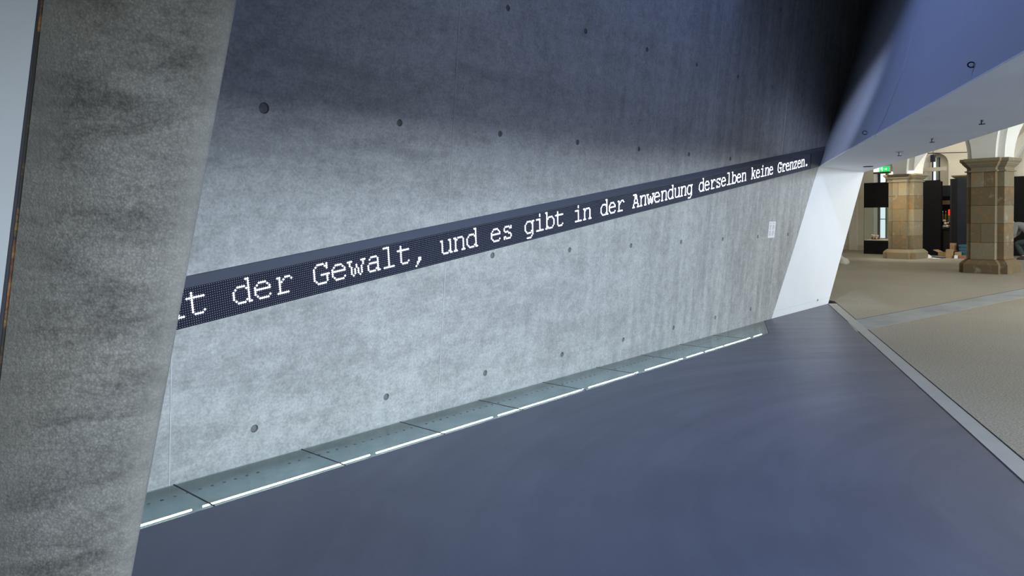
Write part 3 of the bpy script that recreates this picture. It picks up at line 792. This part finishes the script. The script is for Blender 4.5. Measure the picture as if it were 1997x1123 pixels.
# dark exhibition partitions
def part_wall(name, lab, a0, a1, b0, b1, z1, m, step=None):
    r_ = empty(name, H(a0, b0, 0), lab, 'partition', 'dark exhibition partitions')
    hbox(a0, a1, b0, b1, 0.0, z1, 'board', m, r_, .004)
    if step: hbox(*step, 'side_board', m, r_, .004)
part_wall('partition_wall', 'tall black partition standing directly behind the farther pillar', 28.0, 28.12, 11.2, 12.1, 2.66, M_BLACK, (28.0, 28.14, 11.14, 11.2, 0, 2.61))
part_wall('partition_wall', 'dark blue black partition just left of the nearer pillar', 27.5, 27.62, 9.7, 10.42, 2.69, M_DARKB, (27.5, 28.9, 10.6, 10.65, 0, 2.66))
part_wall('partition_wall', 'black partition at the right edge behind the bending person', 29.3, 29.42, 7.2, 9.38, 2.72, M_BLACK)
hbox(27.5, 27.58, 10.42, 10.6, 0, 2.66, 'partition_wall', M_BLACK)
o_ = COL.objects[-1]; tag(o_, 'narrow black board between the two dark partitions and the counter', 'partition', 'dark exhibition partitions')
sc_ = empty('capital_fragment', H(28.6, 10.4, 2.64), 'small sandstone capital seen on top of the dark partition', 'capital')
mb = MB(); sq = [(27.72, 9.95), (28.3, 9.95), (28.3, 10.54), (27.72, 10.54)]
mb.loft([rect_ring(sq, -o2, 2.66 + z) for o2, z in ((-.02, 0), (-.04, .02), (-.09, .06), (-.12, .09), (-.12, .12))]); mb.build('moulding', M_STONE, sc_)
mb = MB(); mb.loft([rect_ring(sq, .0, z) for z in (0.0, 2.66)]); mb.build('shaft', M_STONE, sc_)
# shop bay between the partitions
bay = empty('shelf_unit', H(29.5, 11.4, 0), 'dark shelf unit with a brown shelf in the gap between the black partitions', 'shelf')
hbox(29.35, 29.45, 11.1, 12.0, 0, 2.5, 'back_board', M_BLACK, bay); hbox(29.1, 29.35, 11.1, 11.75, 1.86, 1.93, 'shelf', M_DIM, bay); hbox(29.05, 29.1, 11.1, 11.75, 1.80, 1.95, 'shelf_edge', M_DIM, bay)
hbox(28.95, 29.1, 11.1, 11.75, 2.1, 2.48, 'fascia', M_DARKB, bay)
ct = empty('counter', H(28.6, 11.4, 0), 'low dark brown counter in the gap between the partitions', 'counter')
hbox(28.35, 28.9, 11.0, 11.19, 0, .9, 'body', flat('dark_counter', (.012, .008, .006), .6), ct, .01)
hbox(28.3, 28.92, 10.98, 11.4, .9, .93, 'counter_top', M_DARKB, ct)
M_RED = flat('glowing_red_plastic', (.5, .02, .01), .4, emit=(1, .05, .02), estr=.7)
rb = empty('red_lantern', H(28.8, 11.1, 1.4), 'glowing red square lamp above the counter', 'lamp')
hbox(28.75, 28.9, 10.9, 11.2, 1.40, 1.62, 'lamp_body', M_RED, rb, .02); mb = MB(); mb.tube(H(28.82, 11.1, 1.62), H(28.82, 11.1, 2.2), .006, n=6); mb.build('cord', M_DKMET, rb)
yb = empty('yellow_bottle', H(29.2, 11.5, 1.3), 'dim olive bottles row on the dark shelf unit', 'bottle')
bpy.data.objects.remove(yb)
M_OLIVE = flat('olive_glass', (.10, .085, .02), .4)
for b_, lb in ((11.36, 'dim olive bottle nearest the red lamp behind the counter'), (11.47, 'middle one of three dim olive bottles behind the counter'), (11.57, 'dim olive bottle closest to the black partition behind the farther pillar')):
    r_ = empty('bottle', H(29.25, b_, 1.24), lb, 'bottle', 'olive bottles behind the counter')
    mb = MB(); c = H(29.25, b_, 0)
    ring = lambda rad, z: [Vector((c.x + rad * math.cos(2 * math.pi * i / 10), c.y + rad * math.sin(2 * math.pi * i / 10), z)) for i in range(10)]
    mb.loft([ring(.04, 1.24), ring(.042, 1.4), ring(.015, 1.47), ring(.015, 1.53)]); mb.build('body', M_OLIVE, r_)
    mb = MB(); mb.loft([ring(.017, 1.53), ring(.017, 1.56)]); mb.build('cap', M_PAPER, r_)
hbox(29.1, 29.35, 11.1, 11.75, 1.2, 1.24, 'shelf', M_DIM, bay)
blob('wrapped_parcels', 'pale heap of wrapped small goods on the dark counter', 'parcels', (28.5, 11.16, .975),
     [(0, .16, .03, .05, 1), (0, .06, .05, .06, 1), (0, -.04, .05, .07, 1), (0, -.12, .06, .06, 2), (0, .02, .15, .06, 1), (0, -.07, .17, .05, 0), (0, .06, .24, .06, 1), (0, -.12, .2, .05, 3)], [M_PINK, M_CREAM, flat('orange_wrap', (.35, .12, .04), .5), flat('teal_wrap', (.10, .18, .22), .5)])
mb = MB(); mb.tube(H(28.5, 11.16, .9315), H(28.5, 11.16, .95), .16, .2, 18); tag(mb.build('silver_tray', M_CHROME), 'round silver tray under the wrapped goods', 'tray')

# boxes on the floor by the partition
def carton(name, lab, a0, a1, b0, b1, z0, z1, flaps=True, m=M_CARD, openb=True):
    r_ = empty(name, H(a0, b0, z0), lab, 'box', 'boxes on the floor by the partitions')
    t = .012
    hbox(a0, a1, b0, b1, z0, z0 + t, 'bottom', m, r_)
    hbox(a0, a0 + t, b0, b1, z0 + t, z1, 'side_wall', m, r_); hbox(a1 - t, a1, b0, b1, z0 + t, z1, 'side_wall', m, r_)
    hbox(a0 + t, a1 - t, b0, b0 + t, z0 + t, z1, 'side_wall', m, r_); hbox(a0 + t, a1 - t, b1 - t, b1, z0 + t, z1, 'side_wall', m, r_)
    if flaps:
        for s_, b_ in ((-1, b0), (1, b1)):
            mb = MB(); mb.hexa([H(a0, b_, z1), H(a1, b_, z1), H(a1, b_ + s_ * .16, z1 + .07), H(a0, b_ + s_ * .16, z1 + .07), H(a0, b_, z1 + .01), H(a1, b_, z1 + .01), H(a1, b_ + s_ * .16, z1 + .08), H(a0, b_ + s_ * .16, z1 + .08)]); mb.build('flap', m, r_)
    elif not openb: hbox(a0, a1, b0, b1, z1, z1 + t, 'lid', m, r_)
M_CARDD = flat('dark_cardboard', (.10, .06, .035), .85)
carton('cardboard_box', 'low dark cardboard box with pale open flaps', 26.9, 27.3, 10.42, 10.78, 0, .17, True, M_CARD)
carton('cardboard_box', 'upright light brown cardboard box beside the low open box', 26.58, 26.78, 10.25, 10.41, 0, .28, False, M_CARD, False)
carton('cardboard_box', 'tall narrow brown carton leaning behind the low open box', 27.33, 27.48, 10.43, 10.58, 0, .46, False, M_CARD, False)
carton('cardboard_box', 'small brown carton between the upright box and blue crate', 26.76, 26.95, 10.07, 10.21, 0, .19, False, M_CARD, False)
carton('white_box', 'tiny white carton in front of the small brown carton', 26.62, 26.70, 10.09, 10.17, 0, .09, False, M_PAPER, False)
carton('reddish_box', 'flat reddish brown carton beside the nearer pillar foot', 26.7, 26.9, 9.9, 10.05, 0, .08, False, flat('reddish_card', (.25, .10, .05), .8), False)
M_CRATE = flat('petrol_blue_plastic', (.02, .085, .13), .5)
cr = empty('plastic_crate', H(27.1, 10.0, 0), 'petrol blue plastic crate half behind the nearer pillar', 'crate', None)
for z_ in (.06, .16, .26, .36):
    hbox(27.0, 27.02, 9.8, 10.17, z_, z_ + .07, 'slat', M_CRATE, cr); hbox(27.02, 27.3, 10.15, 10.17, z_, z_ + .07, 'slat', M_CRATE, cr)
hbox(27.02, 27.3, 9.8, 10.15, 0, .42, 'liner', M_CRATE, cr); hbox(26.99, 27.31, 9.79, 10.18, .40, .44, 'rim', M_CRATE, cr)
tray = empty('blue_tray', H(26.6, 10.6, 0), 'flat blue tray with yellow edge lying before the low open box', 'tray')
hbox(26.4, 26.7, 10.43, 10.80, 0, .03, 'body', flat('royal_blue', (.012, .03, .17), .5), tray, .006); hbox(26.68, 26.72, 10.45, 10.78, .03, .045, 'edge', flat('yellow_edge', (.5, .42, .1), .6), tray)
def crumple(name, lab, a, b, sx, sy, h, m, n=9, seed=1, cat='paper'):
    rnd = random.Random(seed); mb = MB(); vs = []; fs = []
    for i in range(n):
        for j in range(n):
            u, v = i / (n - 1) - .5, j / (n - 1) - .5; e_ = max(0, 1 - 3.6 * (u * u + v * v))
            vs.append(H(a + u * sx, b + v * sy, .002 + h * e_ * rnd.uniform(.5, 1)))
    for i in range(n - 1):
        for j in range(n - 1): fs.append((i * n + j, (i + 1) * n + j, (i + 1) * n + j + 1, i * n + j + 1))
    m0 = len(vs); vs += [Vector((p.x, p.y, 0.0)) for p in vs[:m0]]
    fs += [tuple(m0 + k for k in f_[::-1]) for f_ in fs]
    mb.poly(vs, fs); return tag(mb.build(name, m), lab, cat)
crumple('crumpled_paper', 'crumpled whitish paper beside the foot of the farther pillar', 26.6, 10.98, .3, .26, .12, M_CREAM, seed=2)
crumple('paper_sheet', 'white paper sheet on the floor in front of the blue tray', 26.25, 10.7, .18, .55, .02, M_PAPER, seed=5)
crumple('paper_sheet', 'dark sheet on the floor near the farther pillar foot', 26.3, 11.12, .16, .24, .02, M_DKMET, seed=6)

# pale paper sack peeking out behind the slanted panel
sk = empty('paper_sack', H(21.6, 11.4, 0), 'pale paper sack standing behind the slanted white panel', 'bag')
mb = MB()
sec = lambda s_, z, db=0: [H(21.6 + .16 * s_ * x, 11.40 + db + .19 * s_ * y, z) for x, y in ((-1, -1), (0, -1.06), (1, -1), (1.05, 0), (1, 1), (0, 1.05), (-1, 1), (-1.05, 0))]
mb.loft([sec(1.0, 0), sec(1.04, .08), sec(.92, .17, .02), sec(.55, .22, .05), sec(.35, .30, .08)]); mb.build('body', flat('pale_sack_paper', (.42, .40, .33), .8, var=.15, scale=20), sk, smooth=True)
mb = MB(); mb.torus(H(21.6, 11.48, .30), (0, 0, 1), .06, .012, 12, 6); mb.build('tied_neck', M_CREAM, sk)

# ------------------------------------------------------------------ person bending down at the right edge
def skinned(name, verts, edges, radii, m, parent, root=0, sub=2):
    me = bpy.data.meshes.new(name); me.from_pydata([tuple(v) for v in verts], edges, [])
    o = link(name, me, None, None)
    md = o.modifiers.new('skin', 'SKIN'); md.use_smooth_shade = True
    for i, r_ in enumerate(radii):
        sv = me.skin_vertices[0].data[i]; sv.radius = r_ if isinstance(r_, tuple) else (r_, r_); sv.use_root = (i == root)
    sb = o.modifiers.new('sub', 'SUBSURF'); sb.levels = sb.render_levels = sub
    dg = bpy.context.evaluated_depsgraph_get(); dg.update()
    m2 = bpy.data.meshes.new_from_object(o.evaluated_get(dg)); m2.name = name
    bpy.data.objects.remove(o); bpy.data.meshes.remove(me)
    m2.materials.clear(); return link(name, m2, m, parent, True)
def person():
    # local frame: x = where the person faces (to the left in view, +b), y = towards camera, z up
    ca, cb = 27.3, 8.22
    T = lambda x, y, z: H(ca - y, cb + x, z)
    M_SKIN = flat('skin', (.50, .26, .19), .6); M_SWEAT = flat('grey_sweater', (.17, .175, .175), .9, var=.12, scale=30); M_JEAN = flat('dark_trousers', (.02, .035, .035), .85, var=.2, scale=20)
    M_HAIR = flat('dark_brown_hair', (.03, .02, .015), .8); M_SHOE = flat('dark_shoe', (.025, .02, .02), .6)
    r_ = empty('person', T(0, 0, 0), 'person in a grey sweater bending down behind the nearer pillar', 'person')
    # body: hips, back arched forward, neck, head, arms down, crouched legs
    V = [(-.12, 0, .62), (0.0, 0, .86), (.20, 0, 1.06), (.38, 0, 1.12), (.48, 0, 1.13), (.56, 0, 1.10), (.63, 0, 1.06),
         (.36, -.17, 1.06), (.40, -.22, .84), (.50, -.12, .70), (.56, -.08, .66),
         (.36, .17, 1.06), (.38, .23, .84), (.46, .16, .68), (.50, .13, .62),
         (-.10, -.11, .58), (.28, -.17, .48), (.06, -.16, .10), (-.10, .11, .58), (.34, .17, .52), (.14, .17, .10)]
    E = [(0, 1), (1, 2), (2, 3), (3, 4), (4, 5), (5, 6), (3, 7), (7, 8), (8, 9), (9, 10), (3, 11), (11, 12), (12, 13), (13, 14), (0, 15), (15, 16), (16, 17), (0, 18), (18, 19), (19, 20)]
    Rd = [(.15, .13), (.15, .13), (.17, .13), (.14, .11), (.055, .055), (.075, .085), (.06, .07), .07, .052, .038, .03, .07, .052, .038, .03, .10, .075, .048, .10, .075, .048]
    skinned('body', [T(*v) for v in V], E, Rd, M_SKIN, r_, 0, 1)
    sw = [(-.14, 0, .66), (0.0, 0, .87), (.20, 0, 1.065), (.37, 0, 1.125), (.44, 0, 1.13), (.36, -.17, 1.06), (.40, -.225, .84), (.47, -.15, .75), (.36, .17, 1.06), (.38, .235, .84), (.43, .18, .74)]
    skinned('sweater', [T(*v) for v in sw], [(0, 1), (1, 2), (2, 3), (3, 4), (3, 5), (5, 6), (6, 7), (3, 8), (8, 9), (9, 10)],
            [(.175, .155), (.175, .15), (.19, .15), (.16, .13), .075, .09, .07, .052, .09, .07, .052], M_SWEAT, r_, 0, 2)
    tr_ = [(-.13, 0, .66), (-.14, 0, .58), (-.10, -.11, .57), (.28, -.17, .49), (.06, -.16, .12), (-.10, .11, .57), (.34, .17, .53), (.14, .17, .12)]
    skinned('trousers', [T(*v) for v in tr_], [(0, 1), (1, 2), (2, 3), (3, 4), (1, 5), (5, 6), (6, 7)], [(.165, .15), (.17, .15), .12, .095, .07, .12, .095, .07], M_JEAN, r_, 0, 2)
    mb = MB(); mb.ball(T(.575, 0, 1.115), .105, 14, 10, (1, 1, 1.05)); mb.build('hair', M_HAIR, r_, smooth=True)
    # face: nose, ears, eyes, mouth looking down and ahead
    mb = MB(); mb.ball(T(.64, 0, 1.045), .07, 12, 8); mb.build('face', M_SKIN, r_, smooth=True)
    mb = MB(); mb.ball(T(.705, 0, 1.03), .018, 8, 6); mb.build('nose', M_SKIN, r_, smooth=True)
    for s_ in (-1, 1):
        mb = MB(); mb.ball(T(.575, s_ * .1, 1.08), .026, 8, 6, (1, .6, 1.2)); mb.build('ear', M_SKIN, r_, smooth=True)
        mb = MB(); mb.ball(T(.695, s_ * .03, 1.065), .010, 8, 6); mb.build('eye', M_HAIR, r_, smooth=True)
    mb = MB(); mb.tube(T(.695, -.02, .995), T(.695, .02, .995), .006, n=6); mb.build('mouth', flat('lips', (.4, .12, .1), .6), r_)
    mb = MB(); mb.torus(T(.465, 0, 1.13), T(.6, 0, 1.1) - T(.4, 0, 1.14), .075, .014, 16, 6); mb.build('collar', M_CREAM, r_, smooth=True)
    for wx, wy, wz in ((.56, -.08, .66), (.50, .13, .62)):
        Vh = [Vector((wx, wy, wz)), Vector((wx + .035, wy, wz - .05))]; Eh = [(0, 1)]; Rh = [.028, (.036, .02)]
        for k, (dy, ln) in enumerate(((-.033, .055), (-.012, .07), (.010, .066), (.030, .05))):
            b0 = len(Vh); Vh += [Vector((wx + .055, wy + dy, wz - .085)), Vector((wx + .05, wy + dy, wz - .085 - ln * .55)), Vector((wx + .03, wy + dy, wz - .085 - ln))]
            Eh += [(1, b0), (b0, b0 + 1), (b0 + 1, b0 + 2)]; Rh += [.010, .009, .008]
        b0 = len(Vh); Vh += [Vector((wx + .07, wy - .035, wz - .045)), Vector((wx + .085, wy - .03, wz - .08))]; Eh += [(1, b0), (b0, b0 + 1)]; Rh += [.011, .009]
        skinned('hand', [T(*v) for v in Vh], Eh, Rh, M_SKIN, r_, 0, 1)
    for (x_, y_) in ((.06, -.16), (.14, .17)):
        mb = MB()
        sec2 = lambda w_, z, f_: [T(x_ + .09 * w_ * math.cos(t) * 1.45 + f_, y_ + .048 * w_ * math.sin(t), z) for t in [2 * math.pi * k / 12 for k in range(12)]]
        mb.loft([sec2(1, 0, .05), sec2(1.02, .03, .05), sec2(.85, .07, .035), sec2(.5, .12, .0)]); mb.build('shoe', M_SHOE, r_, smooth=True)
person()
